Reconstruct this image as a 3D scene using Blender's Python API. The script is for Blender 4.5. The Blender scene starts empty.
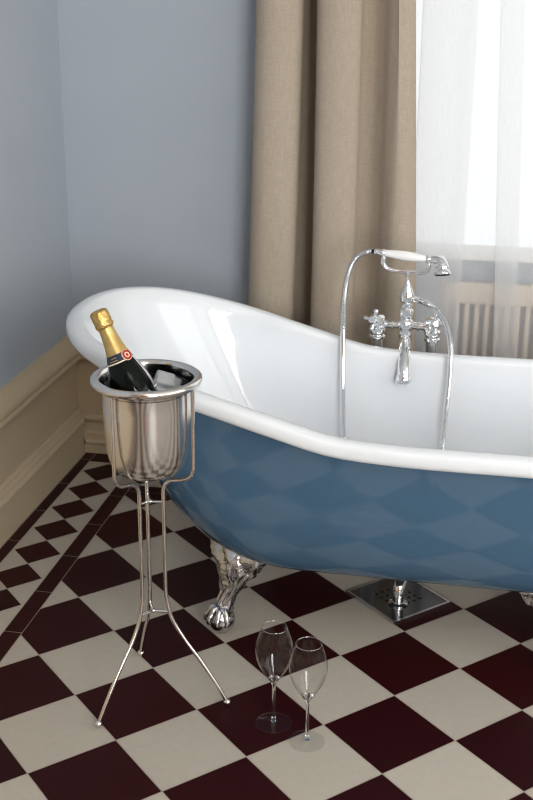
import bpy, bmesh, math, random
from mathutils import Vector, Matrix, Quaternion
random.seed(7)
PI = math.pi
scn = bpy.context.scene
COL = scn.collection

# ------------------------------------------------------------------ materials
def new_mat(name):
    m = bpy.data.materials.new(name); m.use_nodes = True
    nt = m.node_tree; b = nt.nodes['Principled BSDF']
    return m, nt, b
def setin(b, **k):
    for n, v in k.items():
        b.inputs[n.replace('_', ' ')].default_value = v
def srgb(r, g, b):
    f = lambda c: c / 12.92 if c <= .04045 else ((c + .055) / 1.055) ** 2.4
    return (f(r / 255), f(g / 255), f(b / 255), 1)
def simple(name, col, rough=.5, metal=0., **k):
    m, nt, b = new_mat(name)
    setin(b, Base_Color=col, Roughness=rough, Metallic=metal, **k)
    return m
def noise_bump(nt, b, scale, strength, dist=.003, coord='Object', detail=3, stretch=None):
    tc = nt.nodes.new('ShaderNodeTexCoord'); nz = nt.nodes.new('ShaderNodeTexNoise'); bp = nt.nodes.new('ShaderNodeBump')
    nz.inputs['Scale'].default_value = scale; nz.inputs['Detail'].default_value = detail
    src = tc.outputs[coord]
    if stretch:
        mp = nt.nodes.new('ShaderNodeMapping'); mp.inputs['Scale'].default_value = stretch
        nt.links.new(src, mp.inputs[0]); src = mp.outputs[0]
    nt.links.new(src, nz.inputs['Vector']); nt.links.new(nz.outputs[0], bp.inputs['Height'])
    bp.inputs['Strength'].default_value = strength; bp.inputs['Distance'].default_value = dist
    nt.links.new(bp.outputs[0], b.inputs['Normal'])
    return nz
def noisy(name, c1, c2, scale, rough, bump=.1, metal=0., stretch=None, bscale=None, **k):
    m, nt, b = new_mat(name)
    setin(b, Roughness=rough, Metallic=metal, **k)
    tc = nt.nodes.new('ShaderNodeTexCoord'); nz = nt.nodes.new('ShaderNodeTexNoise'); rp = nt.nodes.new('ShaderNodeValToRGB')
    nz.inputs['Scale'].default_value = scale; nz.inputs['Detail'].default_value = 4
    src = tc.outputs['Object']
    if stretch:
        mp = nt.nodes.new('ShaderNodeMapping'); mp.inputs['Scale'].default_value = stretch
        nt.links.new(src, mp.inputs[0]); src = mp.outputs[0]
    nt.links.new(src, nz.inputs['Vector'])
    rp.color_ramp.elements[0].color = c1; rp.color_ramp.elements[1].color = c2
    rp.color_ramp.elements[0].position = .3; rp.color_ramp.elements[1].position = .7
    nt.links.new(nz.outputs[0], rp.inputs[0]); nt.links.new(rp.outputs[0], b.inputs['Base Color'])
    if bump: noise_bump(nt, b, bscale or scale, bump, stretch=stretch)
    return m
def tile_mat(name, c1, c2, rough):
    m, nt, b = new_mat(name)
    g = nt.nodes.new('ShaderNodeNewGeometry'); mx = nt.nodes.new('ShaderNodeMix'); mx.data_type = 'RGBA'
    mx.inputs[6].default_value = c1; mx.inputs[7].default_value = c2
    nt.links.new(g.outputs['Random Per Island'], mx.inputs[0])
    nz = nt.nodes.new('ShaderNodeTexNoise'); nz.inputs['Scale'].default_value = 60; nz.inputs['Detail'].default_value = 5
    tc = nt.nodes.new('ShaderNodeTexCoord'); nt.links.new(tc.outputs['Object'], nz.inputs['Vector'])
    hs = nt.nodes.new('ShaderNodeHueSaturation')
    mr = nt.nodes.new('ShaderNodeMapRange'); mr.inputs[3].default_value = .93; mr.inputs[4].default_value = 1.07
    nt.links.new(nz.outputs[0], mr.inputs[0]); nt.links.new(mr.outputs[0], hs.inputs['Value'])
    nt.links.new(mx.outputs[2], hs.inputs['Color']); nt.links.new(hs.outputs[0], b.inputs['Base Color'])
    setin(b, Roughness=rough); b.inputs['Specular IOR Level'].default_value = .18
    bp = nt.nodes.new('ShaderNodeBump'); bp.inputs['Strength'].default_value = .08; bp.inputs['Distance'].default_value = .001
    nt.links.new(nz.outputs[0], bp.inputs['Height']); nt.links.new(bp.outputs[0], b.inputs['Normal'])
    return m

M = {}
M['cream_tile'] = tile_mat('cream_tile', srgb(184, 175, 162), srgb(191, 182, 169), .42)
M['maroon_tile'] = tile_mat('maroon_tile', srgb(42, 5, 8), srgb(49, 7, 10), .45)
M['grout'] = simple('grout', srgb(172, 158, 146), .9)
M['wall'] = noisy('wall_paint', srgb(175, 183, 193), srgb(179, 187, 197), 3, .7, .05, bscale=220)
M['far_wall'] = simple('warm_wall_paint', srgb(192, 166, 138), .8)
M['ceil'] = simple('ceiling_paint', srgb(232, 230, 226), .9)
M['trim'] = noisy('cream_woodwork', srgb(198, 180, 151), srgb(202, 184, 155), 5, .45, .04, bscale=120)
M['enamel'] = simple('white_enamel', srgb(232, 235, 239), .06)
M['blue'] = simple('blue_enamel', srgb(73, 102, 127), .045, Specular_IOR_Level=.6)
M['chrome'] = simple('chrome', (.86, .87, .88, 1), .07, 1.)
M['claw_chrome'] = noisy('mottled_chrome', (.46, .46, .48, 1), (.70, .70, .71, 1), 40, .12, .9, 1., bscale=70)  # chrome mottled between darker and lighter grey
def brushed():
    m, nt, b = new_mat('polished_steel'); setin(b, Base_Color=(.80, .765, .74, 1), Roughness=.17, Metallic=1., Anisotropic=.85)
    tg = nt.nodes.new('ShaderNodeTangent'); tg.direction_type = 'RADIAL'; tg.axis = 'Z'
    nt.links.new(tg.outputs[0], b.inputs['Tangent']); b.inputs['Anisotropic Rotation'].default_value = ANI
    return m
ANI = .25
M['steel'] = brushed()
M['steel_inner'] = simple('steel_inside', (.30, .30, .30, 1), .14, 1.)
M['stand'] = simple('stand_steel', (.72, .66, .62, 1), .16, 1.)
M['porcelain'] = simple('white_porcelain', srgb(244, 244, 244), .12)
M['white_paint'] = simple('white_gloss_paint', srgb(236, 234, 230), .35)
M['radiator'] = simple('radiator_paint', srgb(214, 200, 186), .4)
M['drain_steel'] = noisy('brushed_drain_steel', (.20, .20, .21, 1), (.25, .25, .26, 1), 8, .2, .03, 1., bscale=90)
M['drain_edge'] = simple('drain_edge_steel', (.82, .82, .83, 1), .22, 1.)
M['dark'] = simple('dark_void', (.01, .01, .01, 1), .9)
M['gold'] = noisy('gold_foil', srgb(200, 166, 98), srgb(216, 186, 124), 50, .38, .2, .8, bscale=160)
M['gold_crinkle'] = noisy('crinkled_gold_foil', srgb(186, 148, 78), srgb(222, 190, 124), 120, .3, 1., .85, bscale=140)
M['navy'] = simple('navy_label', srgb(30, 40, 62), .4)
M['cream_label'] = simple('cream_label', srgb(232, 214, 188), .45)
M['red_label'] = simple('red_seal', srgb(168, 34, 26), .4)
M['silver_strip'] = simple('silver_white', srgb(206, 200, 206), .3, .3)
M['bottle'] = simple('dark_green_glass', (.002, .004, .003, 1), .05, Specular_IOR_Level=.2)
M['wood'] = noisy('oak', srgb(176, 100, 50), srgb(206, 130, 74), 6, .45, .1, stretch=(8, 8, .8))
M['linen'] = None; M['sheer'] = None

def linen():
    m, nt, b = new_mat('beige_linen')
    tc = nt.nodes.new('ShaderNodeTexCoord')
    outs = []
    for st in ((520, 520, 30), (60, 60, 640)):
        mp = nt.nodes.new('ShaderNodeMapping'); mp.inputs['Scale'].default_value = st
        nz = nt.nodes.new('ShaderNodeTexNoise'); nz.inputs['Scale'].default_value = 1; nz.inputs['Detail'].default_value = 2
        nt.links.new(tc.outputs['Object'], mp.inputs[0]); nt.links.new(mp.outputs[0], nz.inputs['Vector']); outs.append(nz.outputs[0])
    ad = nt.nodes.new('ShaderNodeMath'); ad.operation = 'ADD'
    nt.links.new(outs[0], ad.inputs[0]); nt.links.new(outs[1], ad.inputs[1])
    mr = nt.nodes.new('ShaderNodeMapRange'); mr.inputs[1].default_value = .6; mr.inputs[2].default_value = 1.4
    nt.links.new(ad.outputs[0], mr.inputs[0])
    rp = nt.nodes.new('ShaderNodeMix'); rp.data_type = 'RGBA'
    rp.inputs[6].default_value = srgb(166, 152, 136); rp.inputs[7].default_value = srgb(185, 172, 156)
    nt.links.new(mr.outputs[0], rp.inputs[0]); nt.links.new(rp.outputs[2], b.inputs['Base Color'])
    setin(b, Roughness=.9); b.inputs['Specular IOR Level'].default_value = .1
    bp = nt.nodes.new('ShaderNodeBump'); bp.inputs['Strength'].default_value = .25; bp.inputs['Distance'].default_value = .001
    nt.links.new(ad.outputs[0], bp.inputs['Height']); nt.links.new(bp.outputs[0], b.inputs['Normal'])
    return m
M['linen'] = linen()

def sheer():
    m = bpy.data.materials.new('white_voile'); m.use_nodes = True; nt = m.node_tree; nt.nodes.clear()
    o = nt.nodes.new('ShaderNodeOutputMaterial')
    tr = nt.nodes.new('ShaderNodeBsdfTransparent'); tl = nt.nodes.new('ShaderNodeBsdfTranslucent'); df = nt.nodes.new('ShaderNodeBsdfDiffuse')
    tl.inputs[0].default_value = (.97, .97, .98, 1); df.inputs[0].default_value = (.93, .93, .94, 1)
    a = nt.nodes.new('ShaderNodeMixShader'); a.inputs[0].default_value = .4
    nt.links.new(tl.outputs[0], a.inputs[1]); nt.links.new(df.outputs[0], a.inputs[2])
    tc = nt.nodes.new('ShaderNodeTexCoord'); mp = nt.nodes.new('ShaderNodeMapping'); mp.inputs['Scale'].default_value = (260, 260, 30)
    nz = nt.nodes.new('ShaderNodeTexNoise'); nz.inputs['Scale'].default_value = 1
    nt.links.new(tc.outputs['Object'], mp.inputs[0]); nt.links.new(mp.outputs[0], nz.inputs['Vector'])
    mr = nt.nodes.new('ShaderNodeMapRange'); mr.inputs[3].default_value = .36; mr.inputs[4].default_value = .42
    nt.links.new(nz.outputs[0], mr.inputs[0])
    b = nt.nodes.new('ShaderNodeMixShader'); nt.links.new(mr.outputs[0], b.inputs[0])
    nt.links.new(tr.outputs[0], b.inputs[1]); nt.links.new(a.outputs[0], b.inputs[2]); nt.links.new(b.outputs[0], o.inputs[0])
    return m
M['sheer'] = sheer()

def thin_glass(name, base=.04, edge=.75, tint=(.97, .98, .98, 1)):
    m = bpy.data.materials.new(name); m.use_nodes = True; nt = m.node_tree; nt.nodes.clear()
    o = nt.nodes.new('ShaderNodeOutputMaterial')
    tr = nt.nodes.new('ShaderNodeBsdfTransparent'); gl = nt.nodes.new('ShaderNodeBsdfGlossy')
    tr.inputs[0].default_value = tint; gl.inputs['Roughness'].default_value = .02; gl.inputs[0].default_value = (1, 1, 1, 1)
    lw = nt.nodes.new('ShaderNodeLayerWeight'); lw.inputs[0].default_value = .5
    pw = nt.nodes.new('ShaderNodeMath'); pw.operation = 'POWER'; pw.inputs[1].default_value = 4.2
    mr = nt.nodes.new('ShaderNodeMapRange'); mr.inputs[3].default_value = base; mr.inputs[4].default_value = edge
    mx = nt.nodes.new('ShaderNodeMixShader')
    nt.links.new(lw.outputs['Facing'], pw.inputs[0]); nt.links.new(pw.outputs[0], mr.inputs[0]); nt.links.new(mr.outputs[0], mx.inputs[0])
    nt.links.new(tr.outputs[0], mx.inputs[1]); nt.links.new(gl.outputs[0], mx.inputs[2]); nt.links.new(mx.outputs[0], o.inputs[0])
    return m
M['bowl_glass'] = thin_glass('bowl_glass', .016, .62, (.985, .985, .985, 1))
M['rim_glass'] = thin_glass('rim_glass', .35, .9)
M['foot_glass'] = thin_glass('foot_glass', .03, .32, (.985, .985, .985, 1))
M['pane_glass'] = thin_glass('window_pane', .02, .5)
def clear_glass(name, ior, rough=0., col=(1, 1, 1, 1)):
    m, nt, b = new_mat(name)
    setin(b, Base_Color=col, Roughness=rough, IOR=ior, Transmission_Weight=1.)
    return m, nt, b
M['solid_glass'] = clear_glass('solid_glass', 1.48)[0]
def ice():
    m, nt, b = clear_glass('ice', 1.31, .03, (.97, .985, 1, 1)); b.inputs['Transmission Weight'].default_value = .74; noise_bump(nt, b, 45, .5, .004); return m
M['ice'] = ice()
def crushed():
    m, nt, b = clear_glass('crushed_ice', 1.31, .25, (.93, .96, .98, 1)); b.inputs['Transmission Weight'].default_value = .92; noise_bump(nt, b, 60, .8, .006); return m
M['crushed'] = crushed()

# ------------------------------------------------------------------ object helpers
ORIG = {}
def origin(o):
    return ORIG.get(o.name, Vector((0, 0, 0)))
def link(o, parent=None):
    COL.objects.link(o)
    if parent is not None: o.parent = parent
def smooth(me, ang=38):
    for p in me.polygons: p.use_smooth = True
    try: me.set_sharp_from_angle(angle=math.radians(ang))
    except Exception: pass
def tag(o, label=None, cat=None, group=None, kind=None):
    if label: o['label'] = label
    if cat: o['category'] = cat
    if group: o['group'] = group
    if kind: o['kind'] = kind
    return o
def thing(name, loc, label, cat, group=None):
    o = bpy.data.objects.new(name, None); o.empty_display_size = .05
    o.location = loc; link(o); ORIG[o.name] = Vector(loc)
    return tag(o, label, cat, group)
class MB:
    """collects shapes given in world metres; build() links them as ONE mesh"""
    def __init__(s): s.v = []; s.f = []; s.mi = []
    def add(s, v, f, mi=0):
        n = len(s.v); s.v += [Vector(p) for p in v]; s.f += [tuple(i + n for i in q) for q in f]; s.mi += [mi] * len(f); return s
    def build(s, name, mat, parent=None, smooth_ang=38, recalc=True, base=None):
        og = origin(parent) if parent is not None else Vector(base or (0, 0, 0))
        me = bpy.data.meshes.new(name)
        me.from_pydata([tuple(p - og) for p in s.v], [], s.f)
        for p, mi in zip(me.polygons, s.mi): p.material_index = mi
        bm = bmesh.new(); bm.from_mesh(me)
        bmesh.ops.remove_doubles(bm, verts=bm.verts, dist=1e-6)
        if recalc: bmesh.ops.recalc_face_normals(bm, faces=bm.faces)
        bm.to_mesh(me); bm.free()
        for mm in (mat if isinstance(mat, (list, tuple)) else [mat]): me.materials.append(mm)
        if smooth_ang: smooth(me, smooth_ang)
        o = bpy.data.objects.new(name, me); link(o, parent)
        if parent is None: o.location = og
        ORIG[o.name] = og.copy()
        return o
    def box(s, c, d, rot=None, bevel=0, mi=0):
        bm = bmesh.new(); bmesh.ops.create_cube(bm, size=1)
        for v in bm.verts: v.co = Vector((v.co.x * d[0], v.co.y * d[1], v.co.z * d[2]))
        if bevel: bmesh.ops.bevel(bm, geom=bm.edges[:] + bm.verts[:], offset=bevel, segments=3, affect='EDGES', profile=.6)
        R = rot or Matrix.Identity(3); c = Vector(c)
        s.add([R @ v.co + c for v in bm.verts], [[v.index for v in f.verts] for f in bm.faces] if not bm.verts.index_update() else [], mi)
        bm.free(); return s
    def lathe(s, prof, c=(0, 0, 0), axis=(0, 0, 1), n=40, closed=False, mi=0):
        """prof: list of (radius, height along axis)"""
        q = Vector((0, 0, 1)).rotation_difference(Vector(axis).normalized()); c = Vector(c)
        V = []; F = []; rings = []
        for r, h in prof:
            if r < 1e-6:
                rings.append([len(V)]); V.append(c + q @ Vector((0, 0, h)))
            else:
                rings.append(list(range(len(V), len(V) + n)))
                V += [c + q @ Vector((r * math.cos(2 * PI * k / n), r * math.sin(2 * PI * k / n), h)) for k in range(n)]
        pairs = list(zip(rings, rings[1:]))
        if closed: pairs.append((rings[-1], rings[0]))
        for a, b in pairs:
            if len(a) == 1 and len(b) == 1: continue
            for k in range(n):
                k2 = (k + 1) % n
                if len(a) == 1: F.append((a[0], b[k], b[k2]))
                elif len(b) == 1: F.append((a[k], a[k2], b[0]))
                else: F.append((a[k], a[k2], b[k2], b[k]))
        return s.add(V, F, mi)
    def tube(s, pts, rad, n=14, cap=True, loop=False, mi=0, squash=None):
        pts = [Vector(p) for p in pts]; m = len(pts)
        rads = rad if isinstance(rad, (list, tuple)) else [rad] * m
        V = []; F = []; prevn = None
        for i, p in enumerate(pts):
            if loop: t = pts[(i + 1) % m] - pts[i - 1]
            else: t = pts[min(i + 1, m - 1)] - pts[max(i - 1, 0)]
            t.normalize()
            if prevn is None:
                a = Vector((0, 0, 1)) if abs(t.z) < .9 else Vector((1, 0, 0)); nn = (a - t * a.dot(t)).normalized()
            else:
                nn = prevn - t * prevn.dot(t); nn.normalize()
            prevn = nn; bb = t.cross(nn)
            for k in range(n):
                w = 2 * PI * k / n
                V.append(p + (nn * math.cos(w) + bb * math.sin(w)) * rads[i])
        for i in range(m if loop else m - 1):
            j = (i + 1) % m
            for k in range(n):
                k2 = (k + 1) % n
                F.append((i * n + k, i * n + k2, j * n + k2, j * n + k))
        if cap and not loop:
            F.append(tuple(range(n))[::-1]); F.append(tuple(range((m - 1) * n, m * n)))
        return s.add(V, F, mi)
    def grid(s, rows, close_u=False, mi=0):
        n = len(rows[0]); V = [p for r in rows for p in r]; F = []
        for i in range(len(rows) - 1):
            for k in range(n if close_u else n - 1):
                k2 = (k + 1) % n
                F.append((i * n + k, i * n + k2, (i + 1) * n + k2, (i + 1) * n + k))
        return s.add(V, F, mi)
    def sphere(s, c, r, n=20, mi=0, scale=(1, 1, 1), rot=None):
        R = rot or Matrix.Identity(3); c = Vector(c); rows = []
        m = n // 2
        for i in range(m + 1):
            a = PI * i / m
            rows.append([c + R @ Vector((r * scale[0] * math.sin(a) * math.cos(2 * PI * k / n), r * scale[1] * math.sin(a) * math.sin(2 * PI * k / n), r * scale[2] * math.cos(a))) for k in range(n)])
        return s.grid(rows, True, mi)

def cat(pts, n=8, loop=False):
    """Catmull-Rom through the points"""
    P = [Vector(p) for p in pts]; out = []; m = len(P)
    for i in range(m if loop else m - 1):
        p0 = P[i - 1] if (i > 0 or loop) else P[0] * 2 - P[1]
        p1 = P[i]; p2 = P[(i + 1) % m]; p3 = P[(i + 2) % m] if (i + 2 < m or loop) else P[-1] * 2 - P[-2]
        for k in range(n):
            t = k / n
            out.append(.5 * ((2 * p1) + (p2 - p0) * t + (2 * p0 - 5 * p1 + 4 * p2 - p3) * t * t + (3 * p1 - p0 - 3 * p2 + p3) * t ** 3))
    if not loop: out.append(P[-1])
    return out
def fillet(pts, r, n=6):
    """polyline with rounded corners"""
    P = [Vector(p) for p in pts]; out = [P[0]]
    for i in range(1, len(P) - 1):
        a = (P[i - 1] - P[i]); b = (P[i + 1] - P[i]); d = min(r, a.length * .49, b.length * .49)
        a.normalize(); b.normalize(); s0 = P[i] + a * d; s1 = P[i] + b * d
        for k in range(n + 1):
            t = k / n; out.append(s0 * (1 - t) ** 2 + P[i] * 2 * t * (1 - t) + s1 * t * t)
    out.append(P[-1]); return out

S = .2                                    # side of a large floor tile
RT = math.sqrt(.5)
def gw(i, j, z=0):                        # tile grid -> world
    return Vector(((i + j) * RT * S, (j - i) * RT * S, z))

# ------------------------------------------------------------------ room shell
WL = -.345; WB = 1.265; WR = 3.2; WF = -3.5; CH = 2.85
def clip(poly, x0, x1, y0, y1):
    for ax, lim, sg in ((0, x0, 1), (0, x1, -1), (1, y0, 1), (1, y1, -1)):
        out = []
        for k in range(len(poly)):
            a, b = poly[k - 1], poly[k]; da = (a[ax] - lim) * sg; db = (b[ax] - lim) * sg
            if da >= 0: out.append(a)
            if (da >= 0) != (db >= 0):
                t = da / (da - db); out.append((a[0] + (b[0] - a[0]) * t, a[1] + (b[1] - a[1]) * t))
        poly = out
        if not poly: return []
    return poly
fl = MB()
fl.add([(WL - .1, WF - .1, -.0008), (WR + .1, WF - .1, -.0008), (WR + .1, WB + .1, -.0008), (WL - .1, WB + .1, -.0008)], [(0, 1, 2, 3)], 2)
def add_tile(poly, mi, shrink=.0011):
    if len(poly) < 3: return
    cx = sum(p[0] for p in poly) / len(poly); cy = sum(p[1] for p in poly) / len(poly)
    # inset every edge
    n = len(poly); res = []
    A = sum(poly[k][0] * poly[(k + 1) % n][1] - poly[(k + 1) % n][0] * poly[k][1] for k in range(n))
    if abs(A) < 2e-5: return
    if A < 0: poly = poly[::-1]
    lines = []
    for k in range(n):
        a, b = poly[k], poly[(k + 1) % n]; dx, dy = b[0] - a[0], b[1] - a[1]; L = math.hypot(dx, dy)
        if L < 1e-4: continue
        lines.append((a[0] - dy / L * shrink, a[1] + dx / L * shrink, dx / L, dy / L))
    m = len(lines)
    for k in range(m):
        x1, y1, dx1, dy1 = lines[k - 1]; x2, y2, dx2, dy2 = lines[k]; det = dx1 * dy2 - dy1 * dx2
        if abs(det) < 1e-6: continue
        t = ((x2 - x1) * dy2 - (y2 - y1) * dx2) / det; res.append((x1 + dx1 * t, y1 + dy1 * t))
    if len(res) < 3: return
    fl.add([(p[0], p[1], 0) for p in res], [tuple(range(len(res)))], mi)
U = S
bx = [-1.56 * U, -1.38 * U, -.625 * U, -.385 * U]          # left border lines
by = [6.22 * U, 5.83 * U, 5.03 * U, 4.80 * U]              # back border lines
# large tiles
for i in range(-24, 24):
    for j in range(-24, 24):
        q = [tuple(gw(a, b)[:2]) for a, b in ((i, j), (i + 1, j), (i + 1, j + 1), (i, j + 1))]
        add_tile(clip(q, bx[3], WR, WF, by[3]), 1 if (i + j) % 2 else 0)
# strips
step = 1.035 * U
y = 4.57 * U - 20 * step
while y < by[2] - .01:
    add_tile(clip([(bx[2], y), (bx[3], y), (bx[3], y + step), (bx[2], y + step)], bx[2], bx[3], WF, by[2]), 1); y += step
x = bx[3]
while x < WR:
    add_tile([(x, by[3]), (x + step, by[3]), (x + step, by[2]), (x, by[2])], 1); x += step
y = 4.87 * U - 20 * step
while y < by[0] - .01:
    add_tile(clip([(bx[0], y), (bx[1], y), (bx[1], y + step), (bx[0], y + step)], bx[0], bx[1], WF, by[0]), 1); y += step
x = bx[1]
while x < WR:
    add_tile([(x, by[1]), (x + step, by[1]), (x + step, by[0]), (x, by[0])], 1); x += step
# small diamonds of the border, with the cream triangles between them
pd = .724 * U; hx = .345 * U; hy = .35 * U; x0 = -1.005 * U; y0 = 5.425 * U
def diamond_cell(cx, cy, hw, hh, area):
    add_tile(clip([(cx - hw, cy), (cx, cy - hh), (cx + hw, cy), (cx, cy + hh)], *area), 1, .0007)
def tri(a, b, c, area): add_tile(clip([a, b, c], *area), 0, .0007)
A = (bx[1], bx[2], WF, by[1])
for k in range(0, 22):
    cy = y0 - pd * k
    diamond_cell(x0, cy, hx, pd / 2, A)
    for sgn in (-1, 1):
        tri((x0, cy + pd / 2), (x0 + sgn * hx, cy), (x0 + sgn * .42 * U, cy), A) if False else None
        e = bx[1] if sgn < 0 else bx[2]
        add_tile(clip([(x0, cy - pd / 2), (x0 + sgn * hx, cy - pd), (e, cy - pd), (e, cy), (x0 + sgn * hx, cy)], *A), 0, .0007)
add_tile(clip([(x0, y0 + pd / 2), (x0 - hx, y0), (bx[1], y0), (bx[1], by[1]), (x0, by[1])], *A), 0, .0007)
B = (bx[1], WR, by[2], by[1])
for k in range(0, 26):
    cx = x0 + pd * k
    if k: diamond_cell(cx, y0, pd / 2, hx, B)
    for sgn in (-1, 1):
        e = by[2] if sgn < 0 else by[1]
        if k == 0 and sgn < 0: continue
        add_tile(clip([(cx + pd / 2, y0), (cx, y0 + sgn * hx), (cx, e), (cx + pd, e), (cx + pd, y0 + sgn * hx)], *B), 0, .0007)
tag(fl.build('floor', [M['cream_tile'], M['maroon_tile'], M['grout']], smooth_ang=0, recalc=False), kind='structure')

def quad_wall(name, mat, pts, holes=None):
    m = MB(); m.add(pts, [(0, 1, 2, 3)]); return tag(m.build(name, mat, smooth_ang=0, recalc=False), kind='structure')
def slab(name, mat, lo, hi):
    m = MB(); m.box([(a + b) / 2 for a, b in zip(lo, hi)], [b - a for a, b in zip(lo, hi)])
    return tag(m.build(name, mat, smooth_ang=0), kind='structure')
TW = .16
m = MB(); m.box((WL - TW / 2, (WF + WB) / 2, CH / 2), (TW, WB - WF + 2 * TW, CH)); tag(m.build('wall_left', M['wall'], smooth_ang=0), kind='structure')
# back wall with the window opening
WX0, WX1, WZ0, WZ1 = .60, 2.30, .732, 2.55
m = MB()
def bb(m, x0, x1, y0, y1, z0, z1, **k): m.box(((x0 + x1) / 2, (y0 + y1) / 2, (z0 + z1) / 2), (x1 - x0, y1 - y0, z1 - z0), **k); return m
bb(m, WL, WX0, WB, WB + .3, 0, CH); bb(m, WX1, WR, WB, WB + .3, 0, CH); bb(m, WX0, WX1, WB, WB + .07, 0, WZ0); bb(m, WX0, WX1, WB + .07, WB + .3, 0, .62); bb(m, WX0, WX1, WB, WB + .3, WZ1, CH)
tag(m.build('wall_back', M['wall'], smooth_ang=0), kind='structure')
# right wall with a second window (out of frame, the room's other daylight)
RY0, RY1, RZ0, RZ1 = -2.3, .3, .75, 2.5
m = MB()
bb(m, WR, WR + .3, WF, RY0, 0, CH); bb(m, WR, WR + .3, RY1, WB + .3, 0, CH); bb(m, WR, WR + .3, RY0, RY1, 0, RZ0); bb(m, WR, WR + .3, RY0, RY1, RZ1, CH)
tag(m.build('wall_right', M['ceil'], smooth_ang=0), kind='structure')
FX0, FX1 = 1.65, 3.05
m = MB(); bb(m, WL - TW, FX0, WF - .3, WF, 0, CH); bb(m, FX1, WR + .3, WF - .3, WF, 0, CH); bb(m, FX0, FX1, WF - .3, WF, 0, RZ0); bb(m, FX0, FX1, WF - .3, WF, RZ1, CH); tag(m.build('wall_front', M['far_wall'], smooth_ang=0), kind='structure')
m = MB(); bb(m, WL - TW, WR + .3, WF - TW, WB + .3, CH, CH + .1); tag(m.build('ceiling', M['ceil'], smooth_ang=0), kind='structure')
# window frames and panes
def window(name, axis, a0, a1, z0, z1, depth, nmul):
    t = thing(name, (0, 0, 0), None, None); tag(t, kind='structure')
    fr = MB()
    def rail(u0, u1, w0, w1, th=.05):
        if axis == 'x': bb(fr, u0, u1, depth - th / 2, depth + th / 2, w0, w1)
        else: bb(fr, depth - th / 2, depth + th / 2, u0, u1, w0, w1)
    w = .055
    rail(a0, a1, z0, z0 + w); rail(a0, a1, z1 - w, z1); rail(a0, a0 + w, z0, z1); rail(a1 - w, a1, z0, z1)
    for k in range(1, nmul): c = a0 + (a1 - a0) * k / nmul; rail(c - .03, c + .03, z0, z1, .06)
    fr.build('window_frame', M['white_paint'], t, 0)
    for k in range(nmul):
        u0 = a0 + (a1 - a0) * k / nmul + .02; u1 = a0 + (a1 - a0) * (k + 1) / nmul - .02
        p = MB()
        if axis == 'x': bb(p, u0, u1, depth - .002, depth + .002, z0 + .02, z1 - .02)
        else: bb(p, depth - .002, depth + .002, u0, u1, z0 + .02, z1 - .02)
        p.build('pane', M['pane_glass'], t, 0)
    return t
wd = window('window_1', 'x', WX0, WX1, .62, WZ1, WB + .2, 1)
m = MB(); bb(m, WX0 + .002, WX1 - .002, WB - .045, WB + .07, WZ0 + .001, WZ0 + .027, bevel=.006); m.build('window_sill', M['white_paint'], wd)
window('window_2', 'y', RY0, RY1, RZ0, RZ1, WR + .2, 3)
window('window_3', 'x', FX0, FX1, RZ0, RZ1, WF - .2, 2)
# unseen door added behind the camera to mirror warm tones in the steel
dr = thing('added_door_1', (.9, WF, 0), None, None); tag(dr, kind='structure')
m = MB(); bb(m, .45, 1.35, WF, WF + .045, .005, 2.05, bevel=.004)
for zz in ((.15, .95), (1.1, 1.92)):
    for xx in ((.55, .86), (.94, 1.25)): bb(m, xx[0], xx[1], WF + .045, WF + .055, zz[0], zz[1], bevel=.004)
m.build('added_door_leaf', M['wood'], dr, 30)
m = MB(); bb(m, .35, .45, WF, WF + .06, 0, 2.15); bb(m, 1.35, 1.45, WF, WF + .06, 0, 2.15); bb(m, .35, 1.45, WF, WF + .06, 2.05, 2.15); m.build('added_door_frame', M['white_paint'], dr, 30)
m = MB(); m.tube(fillet([(1.28, WF + .045, 1.0), (1.28, WF + .1, 1.0), (1.16, WF + .1, 1.0)], .02), .009); m.build('handle', M['chrome'], dr)

# mouldings: (protrusion from wall, height)
def moulding(name, prof, side, mat=None):
    a0, a1 = (WF, WB) if side == 'left' else (WL, WR)
    m = MB(); rows = []
    for d, z in prof:
        if side == 'left': rows.append([Vector((WL + d, a0, z)), Vector((WL + d, a1 - d, z))])
        else: rows.append([Vector((a0 + d, WB - d, z)), Vector((a1, WB - d, z))])
    m.grid(rows)
    o = m.build(name, mat or M['trim'], smooth_ang=25, recalc=False)
    # face the room
    me = o.data
    ctr = Vector((1.2, -.5, .3))
    if me.polygons[0].normal.dot(ctr - me.polygons[0].center) < 0:
        me.flip_normals()
    return tag(o, kind='structure')
base_l = [(0, .158), (.012, .157), (.018, .150), (.02, .142), (.026, .136), (.028, .128), (.034, .124), (.037, .117), (.036, .110), (.031, .106), (.029, .104), (.029, 0)]
base_b = [(0, .137), (.014, .136), (.020, .130), (.022, .122), (.018, .114), (.012, .108), (.010, .100), (.012, .082), (.022, .078), (.024, .070), (.022, .062), (.022, .056), (.034, .052), (.038, .044), (.036, .036), (.029, .032), (.027, .03), (.027, 0)]
moulding('baseboard_left', base_l, 'left'); moulding('baseboard_back', base_b, 'back')
rail_p = [(0, .425), (.008, .424), (.010, .416), (.016, .405), (.024, .392), (.030, .378), (.033, .368), (.033, .362), (.028, .359), (.026, .352), (.030, .348), (.032, .341), (.030, .334), (.022, .330), (.012, .328), (0.006, .328)]
pan = [(.006, .328), (.006, .137)]
panl = [(.006, .328), (.006, .158)]
moulding('trim_1', rail_p, 'left')
moulding('trim_3', panl, 'left')
def moulding_to(name, prof, x1):
    m = MB(); rows = [[Vector((WL + d, WB - d, z)), Vector((x1, WB - d, z))] for d, z in prof]
    m.grid(rows); o = m.build(name, M['trim'], smooth_ang=25, recalc=False)
    if o.data.polygons[0].normal.dot(Vector((1.2, -.5, .3)) - o.data.polygons[0].center) < 0: o.data.flip_normals()
    return tag(o, kind='structure')
moulding_to('trim_2', rail_p, WX0 - .1)
moulding_to('trim_4', pan, WX0 - .1)

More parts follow.
